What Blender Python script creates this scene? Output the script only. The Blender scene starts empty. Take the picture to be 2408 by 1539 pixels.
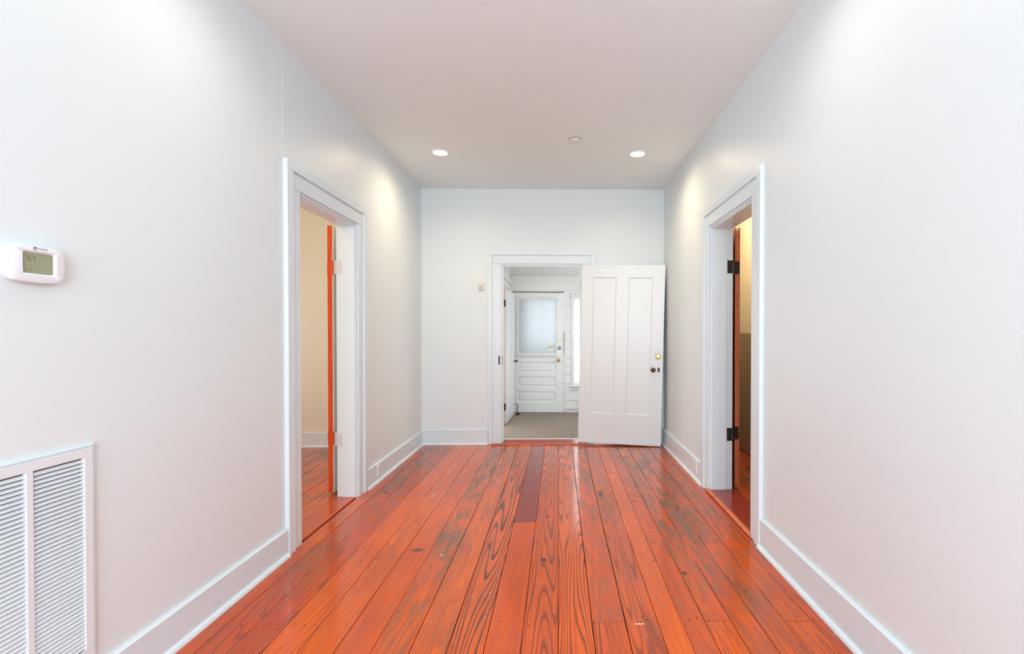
import bpy, math, random
from mathutils import Vector, Matrix, Euler

random.seed(7)
S = bpy.context.scene
COL = S.collection
R = math.radians

# ------------------------------------------------------------------ camera
cam_d = bpy.data.cameras.new('camera')
cam = bpy.data.objects.new('camera', cam_d)
COL.objects.link(cam)
cam.location = (0, 0, 1.33732)
cam.rotation_euler = (R(90 - 0.5949), R(-0.0108), R(-1.1276))
cam_d.sensor_fit = 'HORIZONTAL'
cam_d.sensor_width = 36.0
cam_d.lens = 36.0 * 1120.0 / 2408.0
cam_d.shift_x = -(1335.07 - 1204.0) / 2408.0
cam_d.shift_y = (794.35 - 769.5) / 2408.0
cam_d.clip_start = 0.02
S.camera = cam

# ------------------------------------------------------------------ world, exposure, lamps
W = bpy.data.worlds.new('world')
S.world = W
W.use_nodes = True
bg = W.node_tree.nodes['Background']
bg.inputs[0].default_value = (0.93, 0.97, 1.0, 1)
bg.inputs[1].default_value = 5.0
S.view_settings.view_transform = 'Standard'
S.view_settings.look = 'None'
S.view_settings.gamma = 1.0
S.view_settings.use_curve_mapping = False
S.view_settings.exposure = 0.06
S.cycles.max_bounces = 8
S.cycles.diffuse_bounces = 5
S.cycles.use_adaptive_sampling = True
S.cycles.adaptive_threshold = 0.06
S.cycles.adaptive_min_samples = 20
S.cycles.glossy_bounces = 4
S.cycles.transparent_max_bounces = 8
S.cycles.caustics_reflective = False
S.cycles.caustics_refractive = False
S.cycles.sample_clamp_indirect = 6.0


def area(name, loc, rot, sx, sy, power, color):
    l = bpy.data.lights.new(name, 'AREA')
    l.shape = 'RECTANGLE'
    l.size, l.size_y = sx, sy
    l.energy = power
    l.color = color
    o = bpy.data.objects.new(name, l)
    COL.objects.link(o)
    o.location = loc
    o.rotation_euler = rot
    return o


def spot(name, loc, power, color, size=150, blend=0.5, radius=0.05):
    l = bpy.data.lights.new(name, 'SPOT')
    l.energy = power
    l.color = color
    l.spot_size = R(size)
    l.spot_blend = blend
    l.shadow_soft_size = radius
    o = bpy.data.objects.new(name, l)
    COL.objects.link(o)
    o.location = loc
    return o


def bulb(name, loc, power, color, radius=0.12):
    l = bpy.data.lights.new(name, 'POINT')
    l.energy = power
    l.color = color
    l.shadow_soft_size = radius
    o = bpy.data.objects.new(name, l)
    COL.objects.link(o)
    o.location = loc
    return o


DAY = (0.72, 0.87, 1.0)
WARM = (1.0, 0.79, 0.52)
SOFT = (1.0, 0.93, 0.80)
# daylight through the window in the wall behind the photographer
area('window_daylight', (-0.18, -2.44, 1.75), (R(100), 0, 0), 2.3, 2.0, 114, DAY)
# unseen fill added at the vestibule's right wall; daylight through the left room's window
area('vestibule_fill', (1.24, 6.75, 1.35), (0, R(90), 0), 1.3, 1.0, 18, (1.0, 0.98, 0.94))
area('left_room_daylight', (-4.35, 3.4, 1.3), (0, R(-90), 0), 1.4, 1.6, 8, (0.5, 0.95, 1.0))
bulb('left_room_lamp', (-2.9, 3.2, 2.85), 26, (1.0, 0.63, 0.23))
bulb('right_room_lamp', (1.78, 4.55, 2.8), 36, (1.0, 0.76, 0.54))
LIGHTS = [(-1.12, 4.555), (0.755, 4.55), (-1.12, 2.03), (0.755, 2.03)]
for (lx, ly), lp in zip(LIGHTS, (58, 58, 22, 22)):
    spot('downlight_beam', (lx, ly, 3.03), lp, WARM if ly > 3 else SOFT, 169, 1.0)


# ------------------------------------------------------------------ node helpers
class NT:
    def __init__(self, mat):
        self.t = mat.node_tree
        self.n = self.t.nodes
        self.bsdf = self.n['Principled BSDF']
        self.out = self.n['Material Output']

    def node(self, kind, ins=None, **props):
        nd = self.n.new(kind)
        for k, v in props.items():
            setattr(nd, k, v)
        for k, v in (ins or {}).items():
            self.put(nd.inputs[k], v)
        return nd

    def put(self, sock, v):
        if isinstance(v, bpy.types.NodeSocket):
            self.t.links.new(v, sock)
        elif isinstance(v, bpy.types.Node):
            self.t.links.new(v.outputs[0], sock)
        else:
            sock.default_value = v

    def math(self, op, a, b=0.0, c=0.0, clamp=False):
        nd = self.n.new('ShaderNodeMath')
        nd.operation = op
        nd.use_clamp = clamp
        for i, v in enumerate((a, b, c)):
            self.put(nd.inputs[i], v)
        return nd.outputs[0]

    def mix(self, f, a, b, mode='MIX'):
        nd = self.n.new('ShaderNodeMix')
        nd.data_type = 'RGBA'
        nd.blend_type = mode
        self.put(nd.inputs[0], f)
        for i, v in ((6, a), (7, b)):
            if isinstance(v, tuple) and len(v) == 3:
                v = (*v, 1)
            self.put(nd.inputs[i], v)
        return nd.outputs[2]

    def ramp(self, f, stops):
        nd = self.n.new('ShaderNodeValToRGB')
        self.put(nd.inputs[0], f)
        e = nd.color_ramp.elements
        while len(e) < len(stops):
            e.new(0.5)
        for i, (p, v) in enumerate(stops):
            e[i].position = p
            e[i].color = (v, v, v, 1) if not isinstance(v, tuple) else (*v, 1)
        return nd.outputs[0]

    def noise(self, vec, scale=1.0, detail=2.0, rough=0.5, w=None, dist=0.0):
        nd = self.n.new('ShaderNodeTexNoise')
        if w is not None:
            nd.noise_dimensions = '4D'
            self.put(nd.inputs['W'], w)
        self.put(nd.inputs['Vector'], vec)
        nd.inputs['Scale'].default_value = scale
        nd.inputs['Detail'].default_value = detail
        nd.inputs['Roughness'].default_value = rough
        nd.inputs['Distortion'].default_value = dist
        return nd.outputs[0]

    def vec(self, x, y, z=0.0):
        nd = self.n.new('ShaderNodeCombineXYZ')
        for i, v in enumerate((x, y, z)):
            self.put(nd.inputs[i], v)
        return nd.outputs[0]

    def pos(self):
        g = self.n.new('ShaderNodeNewGeometry')
        s = self.n.new('ShaderNodeSeparateXYZ')
        self.t.links.new(g.outputs['Position'], s.inputs[0])
        return g.outputs['Position'], s.outputs[0], s.outputs[1], s.outputs[2]

    def bump(self, h, strength=0.2, dist=0.002):
        nd = self.n.new('ShaderNodeBump')
        nd.inputs['Strength'].default_value = strength
        nd.inputs['Distance'].default_value = dist
        self.put(nd.inputs['Height'], h)
        self.t.links.new(nd.outputs[0], self.bsdf.inputs['Normal'])


def newmat(name, color=(.8, .8, .8), rough=0.5, metal=0.0, spec=0.5):
    m = bpy.data.materials.new(name)
    m.use_nodes = True
    b = m.node_tree.nodes['Principled BSDF']
    b.inputs['Base Color'].default_value = (*color, 1)
    b.inputs['Roughness'].default_value = rough
    b.inputs['Metallic'].default_value = metal
    b.inputs['Specular IOR Level'].default_value = spec
    return m


def paint(name, color, rough=0.45, tex=90.0, strength=0.06, mottle=0.03, spec=0.5):
    m = newmat(name, color, rough, spec=spec)
    t = NT(m)
    p, x, y, z = t.pos()
    n1 = t.noise(p, tex, 2.0)
    n2 = t.noise(p, 1.3, 3.0)
    dark = tuple(c * (1 - 2 * mottle) for c in color)
    t.put(t.bsdf.inputs['Base Color'], t.mix(n2, dark, tuple(min(1, c * (1 + mottle * .5)) for c in color)))
    t.bump(t.math('ADD', n1, t.math('MULTIPLY', t.noise(p, 7.0, 1.0), 2.0)), strength, 0.002)
    return m


def worn(name, base, chips, rough, amount, scale=60.0, spec=0.5, grain=None):
    """paint or varnish with chips of another colour"""
    m = newmat(name, base, rough, spec=spec)
    t = NT(m)
    p, x, y, z = t.pos()
    c = base
    if grain:
        g = t.noise(t.vec(t.math('MULTIPLY', x, 120.0), t.math('MULTIPLY', y, 120.0), t.math('MULTIPLY', z, 5.0)), 1.0, 3.0)
        c = t.mix(t.ramp(g, [(0.35, 0.0), (0.7, 1.0)]), base, grain)
    f = t.ramp(t.noise(p, scale, 3.0, 0.6), [(amount, 0.0), (amount + 0.03, 1.0)])
    t.put(t.bsdf.inputs['Base Color'], t.mix(f, c, chips))
    return m


def wood_floor(name):
    """heart pine boards: object colour r = bold growth rings, g = brown wear, b = orange, a = plain patch board"""
    m = newmat(name, (.7, .12, .03), 0.3)
    t = NT(m)
    p, x, y, z = t.pos()
    oi = t.node('ShaderNodeObjectInfo')
    seed = t.math('MULTIPLY', oi.outputs['Random'], 61.0)
    sc = t.n.new('ShaderNodeSeparateColor')
    t.put(sc.inputs[0], oi.outputs['Color'])
    bold, wear, orange = sc.outputs[0], sc.outputs[1], sc.outputs[2]
    plain = oi.outputs['Alpha']
    sx = t.math('MULTIPLY', x, 5.5)
    sy = t.math('MULTIPLY', y, 0.30)
    fig = t.noise(t.vec(sx, sy), 1.0, 1.2, 0.4, seed)
    wob = t.noise(t.vec(t.math('MULTIPLY', x, 45.0), t.math('MULTIPLY', y, 7.0)), 1.0, 3.0, 0.6, seed)
    d = t.math('ADD', fig, t.math('MULTIPLY', wob, 0.012))
    ring = t.math('FRACT', t.math('MULTIPLY', d, 34.0))
    ring = t.ramp(ring, [(0.0, 0.0), (0.50, 0.0), (0.72, 1.0), (0.86, 1.0), (0.93, 0.0)])
    fine = t.math('FRACT', t.math('ADD', t.math('MULTIPLY', d, 30.0), t.math('MULTIPLY', x, 95.0)))
    fine = t.ramp(fine, [(0.0, 0.0), (0.45, 0.15), (0.85, 1.0), (1.0, 0.0)])
    streak = t.noise(t.vec(t.math('MULTIPLY', x, 210.0), t.math('MULTIPLY', y, 2.2)), 1.0, 3.0, 0.6, seed)
    blot = t.noise(t.vec(t.math('MULTIPLY', x, 7.0), t.math('MULTIPLY', y, 2.2)), 1.0, 4.0, 0.6, seed)
    smear = t.noise(t.vec(t.math('MULTIPLY', x, 30.0), t.math('MULTIPLY', y, 5.0)), 1.0, 4.0, 0.65)
    big = t.noise(p, 0.8, 2.0)
    col = t.mix(orange, (0.70, 0.080, 0.008), (0.95, 0.158, 0.003))
    col = t.mix(t.math('MULTIPLY', t.ramp(blot, [(0.35, 0.0), (0.70, 1.0)]), 0.45), col, (0.62, 0.075, 0.020))
    col = t.mix(t.math('MULTIPLY', fine, 0.42), col, (0.33, 0.045, 0.022))
    col = t.mix(t.math('MULTIPLY', t.ramp(streak, [(0.42, 0.0), (0.70, 1.0)]), 0.45), col, (0.36, 0.052, 0.024))
    col = t.mix(t.math('MULTIPLY', ring, bold), col, (0.095, 0.028, 0.022))
    hair = t.noise(t.vec(t.math('MULTIPLY', x, 480.0), t.math('MULTIPLY', y, 1.1)), 1.0, 2.0, 0.5, seed)
    col = t.mix(t.math('MULTIPLY', t.ramp(hair, [(0.56, 0.0), (0.66, 1.0)]), t.math('ADD', 0.35, t.math('MULTIPLY', t.ramp(blot, [(0.4, 0.0), (0.65, 1.0)]), 0.4))), col, (0.20, 0.032, 0.018))
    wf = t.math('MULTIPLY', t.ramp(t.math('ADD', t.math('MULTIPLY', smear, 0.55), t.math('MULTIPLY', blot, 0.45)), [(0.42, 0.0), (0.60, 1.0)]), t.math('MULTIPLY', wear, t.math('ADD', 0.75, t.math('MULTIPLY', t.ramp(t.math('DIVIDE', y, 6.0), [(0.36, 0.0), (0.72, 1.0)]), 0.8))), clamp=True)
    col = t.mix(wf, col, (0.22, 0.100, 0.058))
    pl = t.mix(t.ramp(streak, [(0.3, 0.0), (0.7, 1.0)]), (0.27, 0.045, 0.036), (0.31, 0.053, 0.040))
    patch = t.math('SUBTRACT', 1.0, plain, clamp=True)
    col = t.mix(patch, col, pl)
    # knots and stains where the photograph has them
    for kx, ky, rx, ry, c in ((-0.085, 2.79, .020, .022, (.03, .02, .018)), (-0.862, 2.93, .055, .030, (.10, .045, .03)),
                              (-0.120, 4.02, .030, .055, (.14, .10, .09)), (-0.075, 3.45, .018, .030, (.07, .04, .03)),
                              (0.350, 3.92, .030, .110, (.07, .035, .025)), (-1.44, 4.00, .016, .030, (.02, .012, .01)),
                              (-1.50, 5.30, .018, .090, (.05, .04, .045)), (0.60, 3.75, .030, .018, (.12, .05, .035)),
                              (0.865, 4.75, .014, .03, (.03, .02, .02)), (-0.335, 4.05, .018, .16, (.06, .045, .05)),
                              (0.70, 2.62, .016, .03, (.04, .03, .025)), (1.88, 4.62, .03, .10, (.02, .015, .02)),
                              (-1.73, 3.90, .03, .05, (.03, .03, .035)), (0.372, 2.165, .030, .007, (.80, .58, .48)), (-1.02, 3.93, .012, .008, (.75, .66, .58)), (-0.70, 2.86, .010, .016, (.62, .56, .48))):
        dx = t.math('DIVIDE', t.math('SUBTRACT', x, kx), rx)
        dy = t.math('DIVIDE', t.math('SUBTRACT', y, ky), ry)
        r2 = t.math('ADD', t.math('MULTIPLY', dx, dx), t.math('MULTIPLY', dy, dy))
        r2 = t.math('ADD', r2, t.math('MULTIPLY', t.math('SUBTRACT', smear, 0.5), 2.2))
        col = t.mix(t.ramp(r2, [(0.25, 0.85), (1.0, 0.0)]), col, c)
    # paint flecks and pin holes
    v = t.node('ShaderNodeTexVoronoi', {'Vector': p, 'Scale': 17.0})
    keep = t.math('GREATER_THAN', t.noise(v.outputs['Position'], 31.0, 0.0), 0.50)
    fl = t.math('MULTIPLY', t.math('LESS_THAN', v.outputs['Distance'], 0.055), keep)
    col = t.mix(fl, col, (0.62, 0.52, 0.46))
    v2 = t.node('ShaderNodeTexVoronoi', {'Vector': t.vec(x, t.math('MULTIPLY', y, 0.7), 0.3), 'Scale': 9.0})
    keep2 = t.math('GREATER_THAN', t.noise(v2.outputs['Position'], 17.0, 0.0), 0.5)
    hl = t.math('MULTIPLY', t.math('LESS_THAN', v2.outputs['Distance'], 0.04), keep2)
    col = t.mix(hl, col, (0.03, 0.018, 0.015))
    t.put(t.bsdf.inputs['Base Color'], col)
    t.bsdf.inputs['Coat Weight'].default_value = 0.3
    t.bsdf.inputs['Specular IOR Level'].default_value = 0.24
    t.bsdf.inputs['Coat Roughness'].default_value = 0.09
    rg = t.math('ADD', 0.10, t.math('MULTIPLY', t.ramp(t.noise(t.vec(t.math('MULTIPLY', x, 12.0), t.math('MULTIPLY', y, 4.0)), 1.0, 4.0, 0.6), [(0.3, 0.0), (0.7, 1.0)]), 0.12))
    t.put(t.bsdf.inputs['Roughness'], t.math('ADD', rg, t.math('MULTIPLY', wf, 0.12)))
    t.bump(t.math('ADD', t.math('MULTIPLY', streak, 0.5), t.math('MULTIPLY', ring, -0.3)), 0.07, 0.002)
    return m


M = {}
M['wall'] = paint('white_wall_paint', (0.732, 0.80, 0.813), 0.42, 140, 0.05, 0.01)
M['ceiling'] = paint('ceiling_paint', (0.81, 0.89, 0.89), 0.7, 140, 0.04, 0.01, spec=0.3)
M['trim'] = paint('white_gloss_trim', (0.71, 0.80, 0.84), 0.28, 60, 0.06, 0.02)
M['door'] = paint('white_door_paint', (0.735, 0.79, 0.805), 0.33, 40, 0.05, 0.015)
M['cream'] = paint('cream_room_paint', (0.76, 0.74, 0.63), 0.5, 120, 0.05, 0.01)
M['wainscot'] = paint('olive_brown_paint', (0.30, 0.265, 0.185), 0.4, 80, 0.06, 0.03)
M['siding'] = paint('white_siding_paint', (0.76, 0.76, 0.745), 0.45, 50, 0.08, 0.02)
M['porchceil'] = paint('vestibule_ceiling_paint', (0.72, 0.72, 0.715), 0.6, 50, 0.05, 0.02)
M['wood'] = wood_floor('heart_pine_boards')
M['sub'] = newmat('dark_joint', (0.03, 0.02, 0.016), 0.9)
M['orange'] = worn('orange_varnish', (0.80, 0.095, 0.012), (0.75, 0.62, 0.52), 0.4, 0.70, 45, spec=0.3, grain=(0.50, 0.045, 0.015))
M['brown'] = worn('red_brown_varnish', (0.66, 0.19, 0.09), (0.20, 0.055, 0.03), 0.35, 0.62, 60, grain=(0.50, 0.125, 0.055))
M['darkwood'] = worn('dark_varnished_wood', (0.21, 0.047, 0.026), (0.07, 0.02, 0.012), 0.25, 0.6, 20, grain=(0.10, 0.02, 0.012))
M['sill'] = worn('red_varnished_sill', (0.33, 0.045, 0.03), (0.55, 0.40, 0.35), 0.16, 0.73, 60, grain=(0.26, 0.03, 0.02))
M['nose'] = worn('orange_sill_edge', (0.62, 0.15, 0.05), (0.52, 0.125, 0.042), 0.25, 0.60, 9)
M['rawedge'] = newmat('bare_wood_edge', (0.66, 0.49, 0.36), 0.55)
M['iron'] = worn('black_iron', (0.018, 0.018, 0.02), (0.55, 0.52, 0.50), 0.38, 0.69, 90)
M['paintediron'] = worn('painted_iron', (0.64, 0.64, 0.65), (0.25, 0.22, 0.20), 0.35, 0.66, 70)
M['nail'] = newmat('nail_iron', (0.05, 0.04, 0.038), 0.5, 0.6)
M['brass'] = newmat('polished_brass', (0.95, 0.68, 0.22), 0.18, 1.0)
M['oldbrass'] = newmat('aged_brass', (0.60, 0.34, 0.12), 0.3, 1.0)
M['steel'] = newmat('dull_steel', (0.30, 0.30, 0.31), 0.35, 0.9)
M['gunmetal'] = newmat('dark_gunmetal', (0.085, 0.085, 0.095), 0.4)
M['dark'] = newmat('dark_hole', (0.015, 0.012, 0.012), 0.7)
M['knob'] = newmat('brown_mineral_knob', (0.085, 0.028, 0.020), 0.16)
M['plastic'] = newmat('white_plastic', (0.76, 0.80, 0.83), 0.35)
M['ivory'] = newmat('ivory_plastic', (0.80, 0.72, 0.58), 0.4)
M['lens'] = newmat('grey_lens', (0.50, 0.48, 0.47), 0.3)
M['ventmetal'] = newmat('white_enamel', (0.735, 0.785, 0.815), 0.35)
M['ventback'] = newmat('dark_vent_backing', (0.07, 0.07, 0.075), 0.8)
M['lcd'] = newmat('grey_green_screen', (0.30, 0.325, 0.205), 0.25)
M['ink'] = newmat('grey_ink', (0.22, 0.22, 0.26), 0.6)
M['lcdink'] = newmat('screen_digits', (0.10, 0.115, 0.07), 0.5)
M['slat'] = newmat('white_blind_slat', (0.90, 0.91, 0.92), 0.45)
M['slat'].node_tree.nodes['Principled BSDF'].inputs['Transmission Weight'].default_value = 0.0
M['ground'] = newmat('porch_concrete', (0.62, 0.61, 0.58), 0.9)
M['bark'] = newmat('tree_bark', (0.10, 0.075, 0.055), 0.9)
M['leaf'] = newmat('green_leaves', (0.10, 0.20, 0.05), 0.5)
M['metalstrip'] = newmat('carpet_edge_strip', (0.72, 0.71, 0.70), 0.35, 0.5)


def glow(name, color, strength):
    m = newmat(name, (0.9, 0.9, 0.9), 0.5)
    b = m.node_tree.nodes['Principled BSDF']
    b.inputs['Emission Color'].default_value = (*color, 1)
    b.inputs['Emission Strength'].default_value = strength
    return m


M['lamp'] = glow('lit_diffuser', (1.0, 0.90, 0.76), 7.0)


def carpet_mat():
    m = newmat('ribbed_carpet', (0.4, 0.34, 0.28), 0.95, spec=0.1)
    t = NT(m)
    p, x, y, z = t.pos()
    stripe = t.math('FRACT', t.math('MULTIPLY', t.math('ADD', x, 0.765), 1 / 0.0185))
    s = t.ramp(stripe, [(0.0, 0.0), (0.18, 1.0), (0.62, 1.0), (0.8, 0.0)])
    tuft = t.math('FRACT', t.math('MULTIPLY', y, 1 / 0.016))
    s2 = t.ramp(tuft, [(0.0, 0.55), (0.5, 1.0), (1.0, 0.55)])
    nz = t.noise(p, 260.0, 2.0)
    c = t.mix(t.math('MULTIPLY', s, s2), (0.085, 0.065, 0.055), (0.58, 0.50, 0.42))
    c = t.mix(t.math('MULTIPLY', nz, 0.35), c, (0.30, 0.25, 0.22))
    t.put(t.bsdf.inputs['Base Color'], c)
    return m


M['carpet'] = carpet_mat()


def slat_mat():
    m = M['slat']
    t = NT(m)
    tl = t.node('ShaderNodeBsdfTranslucent', {'Color': (0.92, 0.94, 0.95, 1)})
    mx = t.node('ShaderNodeMixShader', {0: 0.45, 1: t.bsdf.outputs[0], 2: tl.outputs[0]})
    t.put(t.out.inputs[0], mx.outputs[0])


slat_mat()


def etched_glass():
    """sheer white etched pane; clear speckled figures let the garden through"""
    m = newmat('etched_glass', (0.8, 0.85, 0.9), 0.2)
    t = NT(m)
    p, x, y, z = t.pos()
    tl = t.node('ShaderNodeBsdfTranslucent', {'Color': (0.325, 0.335, 0.338, 1)})
    df = t.node('ShaderNodeBsdfDiffuse', {'Color': (0.74, 0.80, 0.84, 1)})
    a = t.node('ShaderNodeMixShader', {0: 0.35, 1: tl.outputs[0], 2: df.outputs[0]})
    clear = t.node('ShaderNodeBsdfTransparent', {'Color': (0.42, 0.43, 0.43, 1)})

    def blob(cx, cz, rx, rz):
        dx = t.math('DIVIDE', t.math('SUBTRACT', x, cx), rx)
        dz = t.math('DIVIDE', t.math('SUBTRACT', z, cz), rz)
        r2 = t.math('ADD', t.math('MULTIPLY', dx, dx), t.math('MULTIPLY', dz, dz))
        return t.ramp(r2, [(0.2, 1.0), (1.0, 0.0)])
    k = blob(-0.36, 1.43, 0.15, 0.24)
    for q in (blob(-0.575, 1.55, 0.055, 0.36), blob(-0.575, 1.22, 0.055, 0.14), blob(-0.13, 1.72, 0.055, 0.24), blob(-0.13, 1.15, 0.055, 0.22)):
        k = t.math('MAXIMUM', k, q)
    sp = t.noise(t.vec(t.math('MULTIPLY', x, 1.0), 0.0, t.math('MULTIPLY', z, 1.0)), 60.0, 3.0, 0.7)
    msk = t.math('MULTIPLY', k, t.ramp(sp, [(0.54, 0.0), (0.62, 0.9)]))
    b = t.node('ShaderNodeMixShader', {0: msk, 1: a.outputs[0], 2: clear.outputs[0]})
    gl = t.node('ShaderNodeBsdfGlossy', {'Roughness': 0.15})
    c = t.node('ShaderNodeMixShader', {0: 0.05, 1: b.outputs[0], 2: gl.outputs[0]})
    t.put(t.out.inputs[0], c.outputs[0])
    return m


def clear_glass():
    m = newmat('clear_glass', (1, 1, 1), 0.0)
    t = NT(m)
    tr = t.node('ShaderNodeBsdfTransparent', {'Color': (0.96, 0.98, 0.98, 1)})
    gl = t.node('ShaderNodeBsdfGlossy', {'Roughness': 0.02})
    c = t.node('ShaderNodeMixShader', {0: 0.06, 1: tr.outputs[0], 2: gl.outputs[0]})
    t.put(t.out.inputs[0], c.outputs[0])
    return m


def decal_mat():
    m = newmat('shield_decal', (0.8, 0.7, 0.4), 0.4)
    t = NT(m)
    p, x, y, z = t.pos()
    n = t.noise(p, 140.0, 1.0)
    f = t.ramp(n, [(0.47, 0.0), (0.53, 1.0)])
    up = t.mix(f, (0.62, 0.50, 0.20), (0.85, 0.78, 0.70))
    lo = t.mix(f, (0.05, 0.06, 0.07), (0.85, 0.85, 0.85))
    low = t.mix(t.math('GREATER_THAN', z, 1.085), t.mix(f, (0.45, 0.43, 0.40), (0.9, 0.9, 0.9)), lo)
    t.put(t.bsdf.inputs['Base Color'], t.mix(t.math('GREATER_THAN', z, 1.105), low, up))
    return m


M['etched'] = etched_glass()
M['glass'] = clear_glass()
M['decal'] = decal_mat()


# ------------------------------------------------------------------ mesh helpers
class B:
    def __init__(self):
        self.v = []
        self.f = []

    def add(self, vs, fs):
        o = len(self.v)
        self.v += [tuple(q) for q in vs]
        self.f += [tuple(i + o for i in q) for q in fs]
        return self

    def box(self, x0, x1, y0, y1, z0, z1):
        return self.add([(x0, y0, z0), (x1, y0, z0), (x1, y1, z0), (x0, y1, z0), (x0, y0, z1), (x1, y0, z1), (x1, y1, z1), (x0, y1, z1)],
                        [(0, 3, 2, 1), (4, 5, 6, 7), (0, 1, 5, 4), (1, 2, 6, 5), (2, 3, 7, 6), (3, 0, 4, 7)])

    def prism(self, poly, axis, a, b):
        """poly: 2-D outline in the two axes other than `axis`, run from a to b"""
        n = len(poly)

        def P(q, s):
            r = list(q)
            r.insert(axis, s)
            return tuple(r)
        vs = [P(q, a) for q in poly] + [P(q, b) for q in poly]
        fs = [tuple(range(n))[::-1], tuple(range(n, 2 * n))]
        fs += [(i, (i + 1) % n, n + (i + 1) % n, n + i) for i in range(n)]
        return self.add(vs, fs)

    def lathe(self, prof, c=(0, 0, 0), axis=2, n=24):
        """prof: list of (radius, height along axis)"""
        vs, fs = [], []
        for r, h in prof:
            for k in range(n):
                a = 2 * math.pi * k / n
                q = [r * math.cos(a), r * math.sin(a)]
                q.insert(axis, h)
                vs.append((q[0] + c[0], q[1] + c[1], q[2] + c[2]))
        m = len(prof)
        for i in range(m - 1):
            for k in range(n):
                fs.append((i * n + k, i * n + (k + 1) % n, (i + 1) * n + (k + 1) % n, (i + 1) * n + k))
        fs.append(tuple(range(n))[::-1])
        fs.append(tuple((m - 1) * n + k for k in range(n)))
        return self.add(vs, fs)

    def tube(self, pts, r, n=8):
        vs, fs = [], []
        P = [Vector(p) for p in pts]
        for i, p in enumerate(P):
            d = (P[min(i + 1, len(P) - 1)] - P[max(i - 1, 0)]).normalized()
            u = d.orthogonal().normalized() if abs(d.x) > .99 else d.cross(Vector((1, 0, 0))).normalized()
            w = d.cross(u)
            for k in range(n):
                a = 2 * math.pi * k / n
                vs.append(p + u * math.cos(a) * r + w * math.sin(a) * r)
        for i in range(len(P) - 1):
            for k in range(n):
                fs.append((i * n + k, i * n + (k + 1) % n, (i + 1) * n + (k + 1) % n, (i + 1) * n + k))
        fs.append(tuple(range(n))[::-1])
        fs.append(tuple((len(P) - 1) * n + k for k in range(n)))
        return self.add(vs, fs)

    def slab(self, axis, a, b, us, vs, holes):
        """one connected slab between a and b along `axis`, cut into cells by us x vs; holes = set of (i, j) cells left open"""
        nu, nv = len(us) - 1, len(vs) - 1
        idx = {}
        V, F = [], []

        def P(i, j, s):
            k = (i, j, s)
            if k not in idx:
                r = [us[i], vs[j]]
                r.insert(axis, b if s else a)
                idx[k] = len(V)
                V.append(tuple(r))
            return idx[k]
        solid = lambda i, j: 0 <= i < nu and 0 <= j < nv and (i, j) not in holes
        for i in range(nu):
            for j in range(nv):
                if not solid(i, j):
                    continue
                F.append((P(i, j, 0), P(i, j + 1, 0), P(i + 1, j + 1, 0), P(i + 1, j, 0)))
                F.append((P(i, j, 1), P(i + 1, j, 1), P(i + 1, j + 1, 1), P(i, j + 1, 1)))
                for di, dj, e in ((-1, 0, ((i, j), (i, j + 1))), (1, 0, ((i + 1, j + 1), (i + 1, j))), (0, -1, ((i + 1, j), (i, j))), (0, 1, ((i, j + 1), (i + 1, j + 1)))):
                    if not solid(i + di, j + dj):
                        (p, q), (r_, s_) = e
                        F.append((P(p, q, 0), P(p, q, 1), P(r_, s_, 1), P(r_, s_, 0)))
        return self.add(V, F)


def fixnormals(me):
    import bmesh
    bm = bmesh.new()
    bm.from_mesh(me)
    bmesh.ops.recalc_face_normals(bm, faces=bm.faces)
    bm.to_mesh(me)
    bm.free()


def obj(name, b, mat, parent=None, bevel=0.0, smooth=False, seg=2, loc=None, rot=None):
    me = bpy.data.meshes.new(name)
    me.from_pydata(b.v, [], b.f)
    fixnormals(me)
    if smooth:
        for p in me.polygons:
            p.use_smooth = True
        me.set_sharp_from_angle(angle=R(40))
    me.materials.append(M[mat])
    o = bpy.data.objects.new(name, me)
    COL.objects.link(o)
    if parent:
        o.parent = parent
    if loc:
        o.location = loc
    if rot:
        o.rotation_euler = rot
    if bevel:
        md = o.modifiers.new('bevel', 'BEVEL')
        md.width = bevel
        md.segments = seg
        md.limit_method = 'ANGLE'
        md.angle_limit = R(40)
    return o


def tag(o, label, cat, group=None, kind=None):
    o['label'] = label
    o['category'] = cat
    if group:
        o['group'] = group
    if kind:
        o['kind'] = kind
    return o


def empty(name, loc=(0, 0, 0), rot=(0, 0, 0)):
    o = bpy.data.objects.new(name, None)
    COL.objects.link(o)
    o.location = loc
    o.rotation_euler = rot
    o.empty_display_size = 0.1
    return o


def struct(o, label, cat):
    return tag(o, label, cat, kind='structure')


def text_mesh(name, body, size, mat, parent, mtx, extrude=0.0002):
    cu = bpy.data.curves.new(name, 'FONT')
    cu.body = body
    cu.size = size
    cu.extrude = extrude
    cu.align_x = 'CENTER'
    cu.align_y = 'CENTER'
    tmp = bpy.data.objects.new(name, cu)
    COL.objects.link(tmp)
    dg = bpy.context.evaluated_depsgraph_get()
    me = bpy.data.meshes.new_from_object(tmp.evaluated_get(dg))
    bpy.data.objects.remove(tmp)
    me.materials.clear()
    me.materials.append(M[mat])
    o = bpy.data.objects.new(name, me)
    COL.objects.link(o)
    o.parent = parent
    o.matrix_local = mtx
    return o


# ------------------------------------------------------------------ room numbers
XL, XR, YB, H = -1.632, 1.267, 5.704, 3.05
YF = -2.5                      # wall behind the photographer
LT, RT, BT = 0.155, 0.185, 0.15  # wall thicknesses
LO = (3.03, 3.897, 2.22)       # left opening: near, far, head
RO = (3.08, 3.965, 2.225)
BO = (-0.685, 0.285, 2.157)    # back opening: left, right, head
FY = 7.75                      # inner face of the vestibule's front wall
VX = -0.765                    # vestibule left wall
VR = 1.30
VZ = 0.035                     # vestibule floor

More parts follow.
